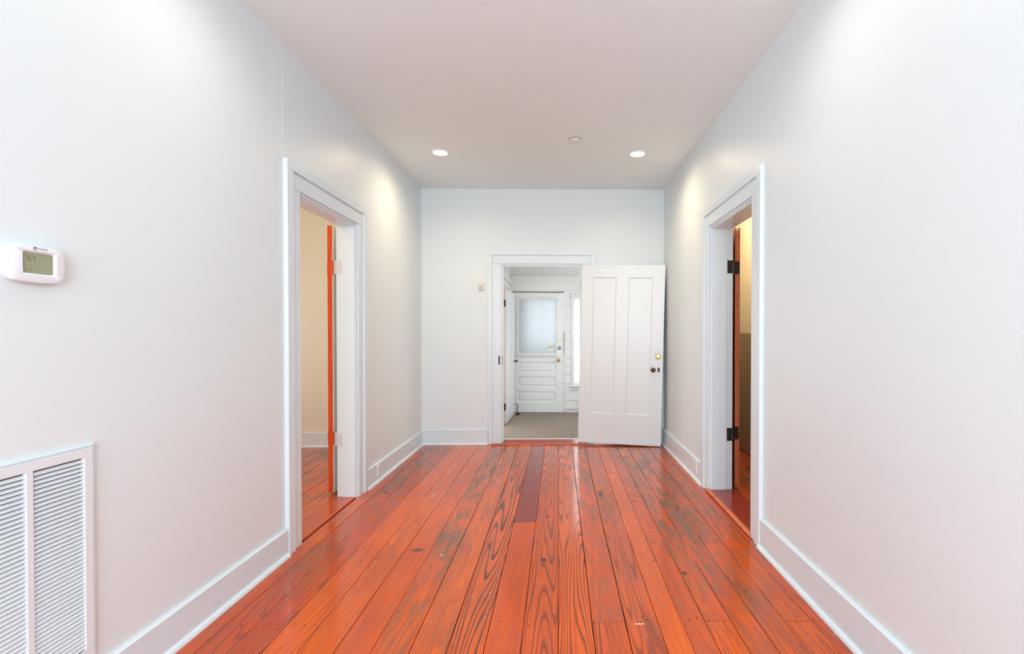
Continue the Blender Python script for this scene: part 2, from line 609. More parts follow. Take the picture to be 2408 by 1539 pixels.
# ------------------------------------------------------------------ hall shell
o = obj('wall_left', B().slab(0, XL - LT, XL, [YF - .2, LO[0], LO[1], YB + BT], [-0.05, LO[2], H + .06], {(1, 0)}), 'wall')
struct(o, 'smooth white left wall with a doorway, thermostat and return vent', 'wall')
obj('joint_ridge', B().box(XL - .001, XL + .0008, 2.862, 2.874, 2.40, H), 'wall', o)
o = obj('wall_right', B().slab(0, XR, XR + RT, [YF - .2, RO[0], RO[1], YB + BT + .8], [-0.05, RO[2], H + .06], {(1, 0)}), 'wall')
struct(o, 'smooth white right wall with one doorway and bare plaster', 'wall')
o = obj('wall_back', B().slab(1, YB, YB + BT, [XL, BO[0], BO[1], XR], [-0.05, BO[2], H + .06], {(1, 0)}), 'wall')
struct(o, 'white end wall around the open doorway to the vestibule', 'wall')
o = obj('wall_front', B().slab(1, YF - .2, YF, [XL, -1.4, 1.05, XR], [-0.05, 0.7, 2.8, H + .06], {(1, 1)}), 'wall')
struct(o, 'white wall with a wide window, behind the photographer', 'wall')
o = obj('ceiling', B().box(XL - LT, XR + RT, YF - .2, YB + BT, H, H + .12), 'ceiling')
struct(o, 'flat off-white plaster ceiling of the hall', 'ceiling')

# ------------------------------------------------------------------ plank floors
fl = obj('floor', B().box(XL - LT, XR + RT, YF - .2, YB + .02, -0.10, -0.022), 'sub')
struct(fl, 'glossy orange-red heart pine plank floor of the hall', 'floor')


def plank(x0, x1, y0, y1, parent, col, gap=0.0028, z=0.0):
    zt = z + random.uniform(-0.0012, 0.0012)
    tl = random.uniform(-0.0006, 0.0006)
    c = 0.0015
    gap *= .75
    a, b_ = x0 + gap / 2, x1 - gap / 2
    poly = [(a, z - 0.022), (b_, z - 0.022), (b_, zt + tl - c), (b_ - c, zt + tl), (a + c, zt - tl), (a, zt - tl - c)]
    p = obj('plank', B().prism(poly, 1, y0 + .0012, y1 - .0012), 'wood', parent)
    p.color = col
    return p


E_ = [-1.629, -1.52, -1.385, -1.24, -1.09, -.94, -.785, -.625, -.47, -.315, -.16, 0, .155, .31, .46, .571, .68, .803, .922, 1.047, 1.175, 1.275]
# bold rings, wear, orange, gap, joints
COLS = [
    (.10, .5, .25, .004, [1.1, 4.20]), (.45, .75, .10, .003, [.6]), (.55, .45, .05, .003, [.2, 2.95]), (.08, .15, .95, .004, [1.25]),
    (.12, .3, .90, .003, [.35, 4.95]), (.05, .25, .70, .003, [1.3]), (.06, .95, .80, .004, [.9]), (.12, .55, .85, .006, [.4, 5.12]),
    (.95, .25, .80, .003, [1.5]), (.12, .2, .40, .003, [-.6, 3.35, 3.92]), (.62, .25, .72, .003, [1.2]), (.72, .10, .80, .003, [.1, 4.66]),
    (.08, .65, .50, .006, [2.18]), (.55, .45, .70, .004, [.8]), (.10, .25, .95, .0025, [1.4, 4.53]), (.15, .55, .40, .003, [.2, 3.9]),
    (.30, .80, .70, .0045, [2.18]), (.25, .95, .62, .0035, [1.0]), (.40, .75, .60, .003, [.5, 3.0]), (.30, .55, .75, .004, [2.17]),
    (.35, .5, .20, .004, [.9, 4.4])]
for i in range(21):
    bo, we, orr, gp, js = COLS[i]
    ys = [YF] + sorted(js) + [YB + .02]
    for k in range(len(ys) - 1):
        w = we
        q = bo
        oc = orr
        if i == 12 and k == 0:
            q, w = .75, .2
        if k == len(ys) - 2 and k:
            oc = max(0.05, orr - .12)
        if i in (16, 19) and k == 0:
            q, oc, w = .35, .8, .3
        flat = 1.0
        if i == 9 and k >= 2:
            flat = 0.0 if k == 2 else 0.02
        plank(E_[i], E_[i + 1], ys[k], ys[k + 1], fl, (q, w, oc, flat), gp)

nb = B()
for yj in (2.18, 3.0, 3.88, 4.68, 5.40):
    for i in range(21):
        for u in (.12, .3, .5, .7, .88):
            if random.random() < .38:
                xx = E_[i] + (E_[i + 1] - E_[i]) * u + random.uniform(-.010, .010)
                if xx < XL + .05 or xx > XR - .05:
                    continue
                yy = yj + random.gauss(0, .022)
                r_ = random.uniform(.0018, .0032)
                vs = [(xx + r_ * math.cos(a), yy + r_ * math.sin(a), .0022) for a in [k * math.pi / 3 for k in range(6)]]
                vs += [(q[0], q[1], -.003) for q in vs]
                nb.add(vs, [(0, 1, 2, 3, 4, 5)] + [(k, (k + 1) % 6, 6 + (k + 1) % 6, 6 + k) for k in range(6)])
nn = obj('nail_heads', nb, 'nail', fl)
nn['kind'] = 'stuff'


# ------------------------------------------------------------------ skirting
def skirting(name, label, pts_in, h, axis, base, sgn, a, b, t=0.02):
    """baseboard along an axis, with a quarter-round shoe; base = wall face, sgn = into the room"""
    r = 0.018
    prof = [(base - sgn * .002, 0), (base + sgn * t, 0), (base + sgn * t, h - .006), (base + sgn * (t - .008), h), (base - sgn * .002, h)]
    e = empty(name)
    obj('board', B().prism(prof, axis, a, b), 'trim', e)
    q = [(base + sgn * (t - .001), 0)] + [(base + sgn * (t + r * math.sin(k * math.pi / 10)), r * 1.3 * math.cos(k * math.pi / 10)) for k in range(6)][::-1]
    obj('quarter_round', B().prism(q, axis, a, b), 'trim', e, smooth=True)
    struct(e, label, 'baseboard')
    return e


skirting('baseboard_left', 'white baseboard between camera and left doorway, under the return vent', 0, .165, 1, XL, 1, YF, 2.862)
skirting('baseboard_left', 'white baseboard with outlet between left doorway and end wall', 0, .168, 1, XL, 1, 4.048, YB)
skirting('baseboard_right', 'white baseboard at lower right, in front of the right doorway', 0, .185, 1, XR, -1, YF, 2.925)
skirting('baseboard_right', 'white baseboard with outlet between right doorway and end wall', 0, .19, 1, XR, -1, 4.105, YB)
skirting('baseboard_back', 'white baseboard of the end wall, left of its doorway', 0, .185, 0, YB, -1, XL + .02, -0.842)
skirting('baseboard_back', 'white baseboard hidden behind the open panel door', 0, .185, 0, YB, -1, 0.43, XR - .02)


# ------------------------------------------------------------------ door casings
def casing(name, label, frame, near, far, head, thick, stop_at, flat=.09, band=.072, bandh=.056, flath=.10, hinge_far=True):
    """frame(u, w, z) -> world; u along wall, w out of the wall into the hall (negative = into the wall)"""
    e = empty(name)
    struct(e, label, 'door casing')

    def piece(nm, u0, u1, w0, w1, z0, z1, bevel=.003, mat='trim'):
        b = B().box(u0, u1, w0, w1, z0, z1)
        b.v = [frame(*q) for q in b.v]
        return obj(nm, b, mat, e, bevel=bevel)
    piece('side_casing', near - flat, near, -.004, .012, 0, head)
    piece('side_casing', far, far + flat, -.004, .012, 0, head)
    piece('head_casing', near - flat, far + flat, -.004, .012, head + .0015, head + flath)
    piece('backband', near - flat - band, near - flat, -.004, .025, 0, head + flath)
    piece('backband', far + flat, far + flat + band, -.004, .025, 0, head + flath)
    piece('head_backband', near - flat - band, far + flat + band, -.004, .025, head + flath, head + flath + bandh)
    t = .016
    piece('jamb', near - .004, near + t, -thick - .004, -.004, 0, head)
    piece('jamb', far - t, far + .004, -thick - .004, -.004, 0, head)
    piece('head_jamb', near + t, far - t, -thick - .004, -.004, head - t, head + .004)
    # stop: the part of the lining on the hall side stands a little proud of the rebate the door shuts into
    piece('door_stop', near + t, near + t + .012, -stop_at, -.012, 0, head - t, .002)
    piece('door_stop', far - t - .012, far - t, -stop_at, -.012, 0, head - t, .002)
    piece('head_stop', near + t + .012, far - t - .012, -stop_at, -.012, head - t - .012, head - t, .002)
    return e


FL = lambda u, w, z: (XL + w, u, z)
FR = lambda u, w, z: (XR - w, u, z)
FB = lambda u, w, z: (u, YB - w, z)
c1 = casing('trim_1', 'white casing and jambs of the doorway in the left wall', FL, LO[0], LO[1], LO[2], LT, .110)
c2 = casing('trim_2', 'white casing and jambs of the doorway in the right wall', FR, RO[0], RO[1], RO[2], RT, .135)
c3 = casing('trim_3', 'white casing and jambs of the vestibule doorway in the end wall', FB, BO[0], BO[1], BO[2], BT, .01, flat=.102, band=.05, bandh=.055, flath=.103)
for z0, z1, m_ in ((0.955, 1.062, 'iron'), (1.115, 1.175, 'paintediron')):
    obj('strike_plate', B().box(BO[0] + .0145, BO[0] + .0175, YB - .002, YB + .03, z0, z1), m_, c3)
obj('latch_mark', B().box(BO[0] - .03, BO[0] - .012, YB - .0135, YB - .011, .955, 1.06), 'iron', c3)


# hinges -----------------------------------------------------------
def hinge(parent, frame, m_, z, jw, jd, pin, leafdir):
    """jamb leaf lies on the jamb face; pin is the knuckle"""
    b = B().box(*jw, *jd, z, z + .108)
    b.v = [frame(*q) for q in b.v]
    h = obj('hinge', b, m_, parent, bevel=.001)
    k = B()
    n = 5
    for i in range(n):
        k.lathe([(.0075, i * .0216 + .0008), (.0075, i * .0216 + .0208)], (0, 0, 0), 2, 10)
    k.v = [tuple(Vector(frame(pin[0], pin[1], z)) + Vector(q)) for q in k.v]
    kk = obj('knuckle', k, m_, h, smooth=True)
    kk['kind'] = 'stuff'
    return h


# ------------------------------------------------------------------ side-room doors folded back flat
d1 = empty('door_1', (-1.834, 3.950, 0), (0, 0, R(1.2)))
struct(d1, 'orange-varnished door swung fully open, its edge seen in the left doorway', 'door')
obj('leaf', B().box(-.060, -.020, .0, .83, .018, 2.215), 'orange', d1, bevel=.002)
obj('painted_face', B().box(-.020, -.0155, .001, .83, .018, 2.215), 'door', d1)
for z in (.415, 1.815):
    b = B().box(-.0615, -.012, -.002, .0015, z, z + .11)
    hp = obj('hinge_plate', b, 'orange', d1, bevel=.001)
    hp['label'] = 'hinge leaf painted over in orange on the door edge'
    hinge(c1, FL, 'paintediron', z, (LO[1] - .019, LO[1] - .0155), (-.156, -.112), (LO[1] + .012, -.178), 1)
d2 = empty('door_2', (1.492, 4.005, 0), (0, 0, R(-1.5)))
struct(d2, 'dark red-brown varnished door swung fully open, its edge seen in the right doorway', 'door')
obj('leaf', B().box(0.004, .045, .0, .83, .022, 2.225), 'brown', d2, bevel=.003)
obj('varnished_face', B().box(.0, .004, .001, .83, .022, 2.225), 'darkwood', d2)
obj('top_latch', B().box(.008, .03, -.008, .004, 2.195, 2.222), 'paintediron', d2, bevel=.003)
for z in (.432, 1.832):
    hp = obj('hinge_plate', B().box(-.004, .038, -.0025, .001, z, z + .108), 'iron', d2, bevel=.001)
    hinge(c2, FR, 'iron', z, (RO[1] - .019, RO[1] - .0155), (-.186, -.142), (RO[1] + .012, -.200), 1)

# ------------------------------------------------------------------ thresholds
o = obj('threshold', B().prism([(XL - LT - .03, -.02), (XL - .010, -.02), (XL - .010, .004), (XL - .018, .008), (XL - LT - .02, .008), (XL - LT - .03, .002)], 1, LO[0] + .012, LO[1] - .012), 'wood')
o.color = (.25, .35, .0, 1)
struct(o, 'worn red wooden sill board across the left doorway', 'threshold')
o = empty('threshold', (0, 0, 0))
struct(o, 'raised dark red sill with rounded orange edge in the right doorway', 'threshold')
obj('sill_board', B().box(XR - .002, XR + RT + .03, RO[0] + .012, RO[1] - .012, -.02, .026), 'sill', o, bevel=.003)
q = [(XR + .001, .0), (XR + .001, .027)] + [(XR - .012 - .014 * math.sin(k * math.pi / 10), .013 + .014 * math.cos(k * math.pi / 10)) for k in range(1, 10)] + [(XR - .015, .0)]
obj('rounded_edge', B().prism(q, 1, RO[0] - .01, RO[1] + .01), 'nose', o, smooth=True)
o = empty('threshold', (0, 0, 0))
struct(o, 'dark red wooden sill of the vestibule doorway', 'threshold')
obj('sill_board', B().prism([(YB - .03, .0), (YB - .045, .012), (YB - .045, .018), (YB - .02, .022), (YB + .10, .036), (YB + .10, .0)], 0, BO[0] + .02, BO[1] - .02), 'sill', o, bevel=.002)
obj('front_edge', B().box(-.80, .345, YB - .052, YB - .040, 0, .020), 'nose', o, bevel=.004)
obj('edge_strip', B().box(BO[0] + .02, BO[1] - .02, YB + .098, YB + .128, .028, .040), 'metalstrip', o, bevel=.002)


# ------------------------------------------------------------------ panel door helper
def panel_door(name, w, h, t, panels, mat, depth=.009, mould=.014):
    """leaf in local x 0..w, y 0..t (front face y = 0), z 0..h; panels = (x0, x1, z0, z1) sunk from the front"""
    xs = sorted({0, w, *[p[0] for p in panels], *[p[1] for p in panels]})
    zs = sorted({0, h, *[p[2] for p in panels], *[p[3] for p in panels]})
    holes = set()
    for i in range(len(xs) - 1):
        for j in range(len(zs) - 1):
            cx, cz = (xs[i] + xs[i + 1]) / 2, (zs[j] + zs[j + 1]) / 2
            if any(p[0] < cx < p[1] and p[2] < cz < p[3] for p in panels):
                holes.add((i, j))
    return B().slab(1, 0, t, xs, zs, holes)


def sunk_panel(p, d, slope=.008, t=.012):
    """panel filling the opening, its rim sloping back"""
    x0, x1, z0, z1 = p
    b = B()
    o4 = [(x0, .004, z0), (x1, .004, z0), (x1, .004, z1), (x0, .004, z1)]
    i4 = [(x0 + slope, d, z0 + slope), (x1 - slope, d, z0 + slope), (x1 - slope, d, z1 - slope), (x0 + slope, d, z1 - slope)]
    bk = [(x0, d + t, z0), (x1, d + t, z0), (x1, d + t, z1), (x0, d + t, z1)]
    b.add(o4 + i4 + bk, [(4, 5, 6, 7), (0, 1, 5, 4), (1, 2, 6, 5), (2, 3, 7, 6), (3, 0, 4, 7), (8, 11, 10, 9), (0, 8, 9, 1), (1, 9, 10, 2), (2, 10, 11, 3), (3, 11, 8, 0)])
    return b


# ------------------------------------------------------------------ open white door in front of the end wall
ang = math.atan2(5.522 - 5.668, 1.192 - .232)
d3 = empty('door_3', (0.232, 5.660, .030))
d3.matrix_world = Matrix.Translation((0.232, 5.660, .030)) @ Matrix.Rotation(ang, 4, 'Z') @ Matrix.Rotation(R(1.35), 4, 'Y')
struct(d3, 'white two-panel door standing open in front of the end wall', 'door')
DW, DH = .972, 2.115
P3 = [(.140, .410, .36, DH - .15), (.555, .828, .36, DH - .15)]
obj('leaf', panel_door('leaf', DW, DH, .038, P3, 'door'), 'door', d3, bevel=.002)
for p in P3:
    obj('panel', sunk_panel(p, .010), 'door', d3)
obj('bottom_sweep', B().box(.0, DW, -.004, .001, .004, .042), 'door', d3, bevel=.001)
# brass deadbolt turn
db = obj('deadbolt', B().lathe([(.031, 0), (.031, -.006), (.026, -.016), (.018, -.019)], (.915, 0, 1.05), 1, 28), 'brass', d3, smooth=True)
b = B().box(-.004, .004, -.034, -.018, -.017, .017)
b.v = [(.915 + x * math.cos(.8) - z * math.sin(.8), y, 1.05 + x * math.sin(.8) + z * math.cos(.8)) for x, y, z in b.v]
obj('thumb_turn', b, 'brass', db, bevel=.002)
kb = obj('door_knob', B().lathe([(.021, 0), (.021, -.005), (.010, -.009), (.009, -.026), (.020, -.032), (.0275, -.042), (.0285, -.051), (.024, -.061), (.012, -.067), (.003, -.068)], (.860, 0, .895), 1, 28), 'knob', d3, smooth=True)
kh = obj('keyhole_plate', B().prism([(.925 + .0145 * math.cos(a), .895 + (.0145 if s else -.0145) + .0145 * math.sin(a)) for s, rng in ((1, range(0, 9)), (0, range(8, 17))) for a in [k * math.pi / 8 for k in rng]], 1, -.004, .001), 'gunmetal', d3)
b = B().box(.9205, .9295, -.005, -.0038, .878, .906)
obj('keyhole', b, 'dark', kh)
obj('edge_latch', B().box(DW - .001, DW + .004, .010, .028, .86, .92), 'iron', d3, bevel=.001)
obj('hinge', B().box(-.006, .002, .004, .034, 1.80, 1.90), 'steel', d3, bevel=.002)
obj('hinge', B().box(-.006, .002, .004, .034, .22, .32), 'steel', d3, bevel=.002)

# ------------------------------------------------------------------ vestibule shell
vf = obj('floor', B().box(-2.2, VR + .1, YB + BT - .02, FY + .05, -.10, VZ - .012), 'sub')
struct(vf, 'sub-floor of the vestibule below its ribbed carpet', 'floor')
cb = B()
x = VX
pitch = .0185
cp = []
while x < VR:
    cp += [(x, VZ - .003), (x + pitch * .15, VZ + .001), (x + pitch * .62, VZ + .001), (x + pitch * .78, VZ - .003)]
    x += pitch
cp = cp + [(VR, VZ - .003), (VR, VZ - .012), (VX, VZ - .012)]
cy0, cy1 = YB + .125, FY
n = len(cp)
cb.add([(q[0], cy0, q[1]) for q in cp] + [(q[0], cy1, q[1]) for q in cp], [(i, (i + 1) % n, n + (i + 1) % n, n + i) for i in range(n)])
ca = obj('carpet', cb, 'carpet')
tag(ca, 'grey-brown ribbed carpet on the vestibule floor', 'carpet')

CE = lambda y: 2.245 + (FY - y) * .24       # sloping vestibule ceiling
o = obj('ceiling', B().prism([(YB + BT, CE(YB + BT)), (FY + .1, CE(FY + .1)), (FY + .1, CE(FY + .1) + .06), (YB + BT, CE(YB + BT) + .06)], 0, VX - .1, VR + .12), 'porchceil')
struct(o, 'sloping grey-white ceiling of the vestibule', 'ceiling')
FD = (-.752, .088, 2.005)                   # front door opening
FW = (.238, .660, .475, 1.93)               # front window opening
xs = [VX - .1, FD[0], FD[1], FW[0], FW[1], VR + .12]
zs = [-.05, FW[2], FW[3], FD[2], 2.5]
wf = obj('wall_vestibule_front', B().slab(1, FY + .012, FY + .11, xs, zs, {(1, 0), (1, 1), (1, 2), (3, 1)}), 'siding')
struct(wf, 'white lap-sided front wall of the vestibule', 'wall')
LV = (5.98, 6.70, 1.99)                     # opening in the vestibule's left wall
wl = obj('wall_vestibule_left', B().slab(0, VX - .10, VX - .012, [YB + BT, LV[0], LV[1], FY + .1], [-.05, LV[2], 2.80], {(1, 0)}), 'siding')
struct(wl, 'white lap-sided left wall of the vestibule with a dark opening', 'wall')
wr = obj('wall_vestibule_right', B().box(VR, VR + .12, YB + BT, FY + .1, -.05, 2.80), 'siding')
struct(wr, 'white right wall of the vestibule behind the open panel door', 'wall')


def lap(parent, axis, base, sgn, a, b, z0, z1):
    """one lap-siding board: thin at the top, thick at its lower edge"""
    prof = [(base, z0 + .009), (base + sgn * .018, z0 + .009), (base + sgn * .018, z0 + .013), (base + sgn * .010, z1), (base, z1)]
    obj('siding_board', B().prism(prof, axis, a, b), 'siding', parent)


zl = 1.349 - 9 * .1405
for k in range(14):
    z0 = zl + k * .1405
    z1 = z0 + .1405
    if z1 > 2.0:
        break
    if z1 < .44:
        lap(wf, 0, FY + .012, -1, .118, VR, max(z0, VZ), z1)
    else:
        lap(wf, 0, FY + .012, -1, .118, .205, z0, z1)
        lap(wf, 0, FY + .012, -1, .695, VR, z0, z1)
obj('frieze_board', B().box(VX, VR, FY - .006, FY + .014, FD[2] + .015, 2.192), 'siding', wf, bevel=.002)
for k in range(6):
    z0 = 1.958 - .1405 + k * .1405
    z1 = z0 + .1405
    if k > 0:
        lap(wl, 1, VX - .012, 1, YB + BT, FY - .008, z0 if k > 1 else 1.992, min(z1, 2.75))
for k in range(13):
    z0 = VZ + .02 + k * .1405
    lap(wl, 1, VX - .012, 1, LV[1] + .09, FY - .008, z0, z0 + .1405)
o = empty('trim_4')
struct(o, 'white crown moulding at the top of the vestibule front wall', 'moulding')
obj('crown', B().prism([(FY + .01, 2.19), (FY - .012, 2.19), (FY - .016, 2.205), (FY - .030, 2.228), (FY - .034, 2.252), (FY + .01, 2.252)], 0, VX + .002, VR), 'siding', o, bevel=.002)
o = empty('trim_5')
struct(o, 'white crown block with a curved end on the vestibule left wall', 'moulding')
obj('crown_end', B().prism([(VX - .005, 2.42), (VX + .012, 2.415), (VX + .020, 2.44), (VX + .036, 2.465), (VX + .042, 2.50), (VX - .005, 2.50)], 1, 6.55, 7.10), 'siding', o, bevel=.002)
o = empty('trim_6')
struct(o, 'narrow white casing strip right of the glazed front door', 'moulding')
obj('side_casing', B().box(FD[1] + .002, .116, FY - .006, FY + .012, VZ, FD[2]), 'siding', o, bevel=.002)
# one dark-coloured wall stands in for the unlit closet behind the left opening
o = obj('closet_shell', B().box(-2.1, -2.05, 5.75, 6.95, -.05, 2.6), 'darkwood')
struct(o, 'closet wall coloured dark for the shade inside the vestibule opening', 'wall')
o.name = 'wall_closet'

# ------------------------------------------------------------------ vestibule inner door (folded back on the left wall)
a6 = math.atan2(.85, .050)
d4 = empty('door_4')
d4.matrix_world = Matrix.Translation((-.742, 6.72, VZ + .012)) @ Matrix.Rotation(a6, 4, 'Z')
struct(d4, 'white panelled door folded back against the left vestibule wall', 'door')
P4 = [(.13, .36, .36, 1.75), (.47, .70, .36, 1.75)]
obj('leaf', panel_door('leaf', .83, 1.915, .036, P4, 'siding'), 'door', d4, bevel=.002)
for p in P4:
    obj('panel', sunk_panel(p, .010), 'door', d4)
e_ = obj('hinge_edge', B().box(-.002, .0, .001, .035, .002, 1.913), 'rawedge', d4)
e_['label'] = 'bare tan wood edge of the door'
for z in (.19, 1.655):
    obj('hinge', B().box(-.006, .001, -.003, .034, z, z + .10), 'iron', d4, bevel=.001)
obj('door_knob', B().lathe([(.018, 0), (.018, -.004), (.008, -.006), (.008, -.026), (.020, -.032), (.024, -.042), (.018, -.052), (.004, -.055)], (.765, 0, .845), 1, 20), 'iron', d4, smooth=True)
ds = obj('door_holder', B().tube([(.80, -.002, .155), (.80, -.03, .157), (.80, -.052, .145), (.80, -.058, .12), (.80, -.045, .09), (.80, -.040, .06), (.80, -.052, .03)], .006, 8), 'iron', d4, smooth=True)
obj('holder_foot', B().box(.785, .815, -.085, -.025, -.008, .022), 'iron', ds, bevel=.004)

# ------------------------------------------------------------------ glazed front door
d5 = empty('door_5', (FD[0] + .004, FY - .008, VZ + .008))
d5.rotation_euler = (0, R(0.35), 0)
struct(d5, 'white front door with an etched glass pane above three flat panels', 'door')
GW, GH = .828, 1.945
ox, oz = FD[0] + .004, VZ + .008
pane = (-.652 - ox, -.044 - ox, 1.011 - oz, 1.874 - oz)
lowp = [(-.668 - ox, -.046 - ox, .681 - oz, .860 - oz), (-.670 - ox, -.049 - ox, .444 - oz, .624 - oz), (-.672 - ox, -.053 - ox, .203 - oz, .383 - oz)]
obj('leaf', panel_door('leaf', GW, GH, .044, [pane] + lowp, 'siding'), 'siding', d5, bevel=.002)
for p in lowp:
    pn = obj('panel', sunk_panel(p, .012, .012), 'siding', d5)
    x0, x1, z0, z1 = p
    obj('raised_field', B().add([(x0 + .035, .0125, z0 + .035), (x1 - .035, .0125, z0 + .035), (x1 - .035, .0125, z1 - .035), (x0 + .035, .0125, z1 - .035),
                                 (x0 + .050, .004, z0 + .050), (x1 - .050, .004, z0 + .050), (x1 - .050, .004, z1 - .050), (x0 + .050, .004, z1 - .050)],
                                [(3, 2, 1, 0), (4, 5, 6, 7), (0, 1, 5, 4), (1, 2, 6, 5), (2, 3, 7, 6), (3, 0, 4, 7)]), 'siding', pn)
x0, x1, z0, z1 = pane
gp_ = obj('pane', B().box(x0 - .004, x1 + .004, .020, .024, z0 - .004, z1 + .004), 'etched', d5)
gp_['label'] = 'etched glass pane with clear speckled figures'
obj('glazing_bead', B().box(x0 - .03, x1 + .03, -.014, .006, z1 + .004, z1 + .032), 'siding', d5, bevel=.005)
obj('glazing_bead', B().box(x0 - .03, x0 - .002, -.010, .006, z0 - .02, z1 + .004), 'siding', d5, bevel=.004)
obj('glazing_bead', B().box(x1 + .002, x1 + .022, -.010, .006, z0 - .02, z1 + .004), 'siding', d5, bevel=.004)
obj('ledge', B().prism([(.004, z0 - .068), (-.020, z0 - .064), (-.036, z0 - .040), (-.036, z0 - .024), (.004, z0 - .016)], 0, x0 - .045, x1 + .028), 'siding', d5, bevel=.002)
dl = obj('deadbolt', B().lathe([(.026, .001), (.026, -.006), (.019, -.014), (.004, -.015)], (.021 - ox, 0, 1.222 - oz), 1, 24), 'brass', d5, smooth=True)
obj('keyhole', B().lathe([(.007, -.0155), (.007, -.0165)], (.023 - ox, 0, 1.216 - oz), 1, 12), 'dark', dl)
obj('steel_lock', B().lathe([(.031, .001), (.031, -.010), (.022, -.016), (.004, -.017)], (.014 - ox, 0, 1.094 - oz), 1, 24), 'steel', d5, smooth=True)
obj('door_knob', B().lathe([(.028, .001), (.028, -.004), (.011, -.008), (.011, -.028), (.022, -.034), (.029, -.046), (.026, -.058), (.012, -.065), (.003, -.066)], (-.001 - ox, 0, .895 - oz), 1, 24), 'oldbrass', d5, smooth=True)
sx, sz = -.128 - ox, 1.100 - oz
sh = [(-.052, .055), (.052, .055), (.052, -.01), (.045, -.035), (.025, -.055), (0, -.066), (-.025, -.055), (-.045, -.035), (-.052, -.01)]
dc = obj('decal', B().prism([(sx + u, sz + v) for u, v in sh], 1, .0188, .0199), 'decal', d5)
dc['label'] = 'shield-shaped gold, black and white decal in the pane corner'
obj('chain_rail', B().box(FD[1] - .002 - ox, FD[1] + .006 - ox, -.014, -.002, .99 - oz, 1.355 - oz), 'steel', d5, bevel=.002)

# strips added to block daylight leaking around the ill-fitting front door
o = empty('door_gap_block')
struct(o, 'added strips that block daylight in the gaps around the front door', 'door stop')
obj('head_stop', B().box(FD[0] - .01, FD[1] + .004, FY + .045, FY + .10, FD[2] - .05, FD[2] + .004), 'darkwood', o)  # added here to keep daylight out of the top gap
obj('bottom_gap_block', B().box(FD[0] - .01, FD[1] + .004, FY + .002, FY + .11, VZ - .05, VZ + .014), 'darkwood', o)
obj('side_gap_block', B().box(FD[1] - .022, FD[1] + .004, FY + .045, FY + .10, VZ, FD[2] - .05), 'siding', o)
obj('side_gap_block', B().box(FD[0] - .01, FD[0] + .03, FY + .045, FY + .10, VZ, FD[2] - .05), 'siding', o)

# ------------------------------------------------------------------ window with blind in the vestibule
w1 = empty('window_1', (0, 0, 0))
struct(w1, 'narrow bright window right of the front door, half hidden by the open door', 'window')
obj('window_frame', B().slab(1, FY - .010, FY + .105, [FW[0] - .032, FW[0] + .012, FW[1] - .012, FW[1] + .032], [FW[2] - .002, FW[2] + .012, FW[3] - .012, FW[3] + .032], {(1, 1)}), 'siding', w1, bevel=.002)
ms = obj('sash', B().slab(1, FY + .066, FY + .096, [FW[0] + .012, FW[0] + .034, FW[1] - .034, FW[1] - .012], [FW[2] + .012, FW[2] + .045, 1.175, 1.20, FW[3] - .035, FW[3] - .012], {(1, 1), (1, 3)}), 'siding', w1)
obj('pane', B().box(FW[0] + .030, FW[1] - .030, FY + .078, FY + .082, FW[2] + .04, 1.18), 'glass', ms)
obj('pane', B().box(FW[0] + .030, FW[1] - .030, FY + .085, FY + .089, 1.19, FW[3] - .03), 'glass', ms)
obj('window_sill', B().prism([(FY - .045, FW[2] - .020), (FY - .045, FW[2] - .002), (FY + .08, FW[2] + .002), (FY + .08, FW[2] - .020)], 0, FW[0] - .055, FW[1] + .055), 'siding', w1, bevel=.003)
obj('apron', B().box(FW[0] - .03, FW[1] + .03, FY - .010, FY + .012, FW[2] - .075, FW[2] - .020), 'siding', w1, bevel=.002)
bl = empty('window_blind', (0, FY + .030, FW[2]))
tag(bl, 'white horizontal slat blind lowered in the narrow vestibule window', 'blind')
obj('headrail', B().box(FW[0] + .014, FW[1] - .014, -.018, .018, FW[3] - FW[2] - .055, FW[3] - FW[2] - .014), 'slat', bl, bevel=.002)
obj('bottom_rail', B().box(FW[0] + .016, FW[1] - .016, -.012, .012, .016, .030), 'slat', bl, bevel=.002)
sm = None
ns = 58
for k in range(ns):
    z = .048 + k * (FW[3] - FW[2] - .115) / ns
    if sm is None:
        t_ = R(38)
        b = B()
        prof = []
        for s in (-1, -.33, .33, 1):
            prof.append((s * .0125 * math.cos(t_), s * .0125 * math.sin(t_) + .0015 * (1 - s * s)))
        prof = prof + [(q[0], q[1] - .0006) for q in prof[::-1]]
        sm = obj('slat', b.prism(prof, 0, FW[0] + .016, FW[1] - .016), 'slat', bl)
        sm.location = (0, 0, z)
    else:
        c = sm.copy()
        COL.objects.link(c)
        c.parent = bl
        c.location = (0, 0, z)
for u in (FW[0] + .07, FW[1] - .07):
    obj('ladder_cord', B().box(u - .001, u + .001, -.014, -.0125, .02, FW[3] - FW[2] - .03), 'slat', bl)

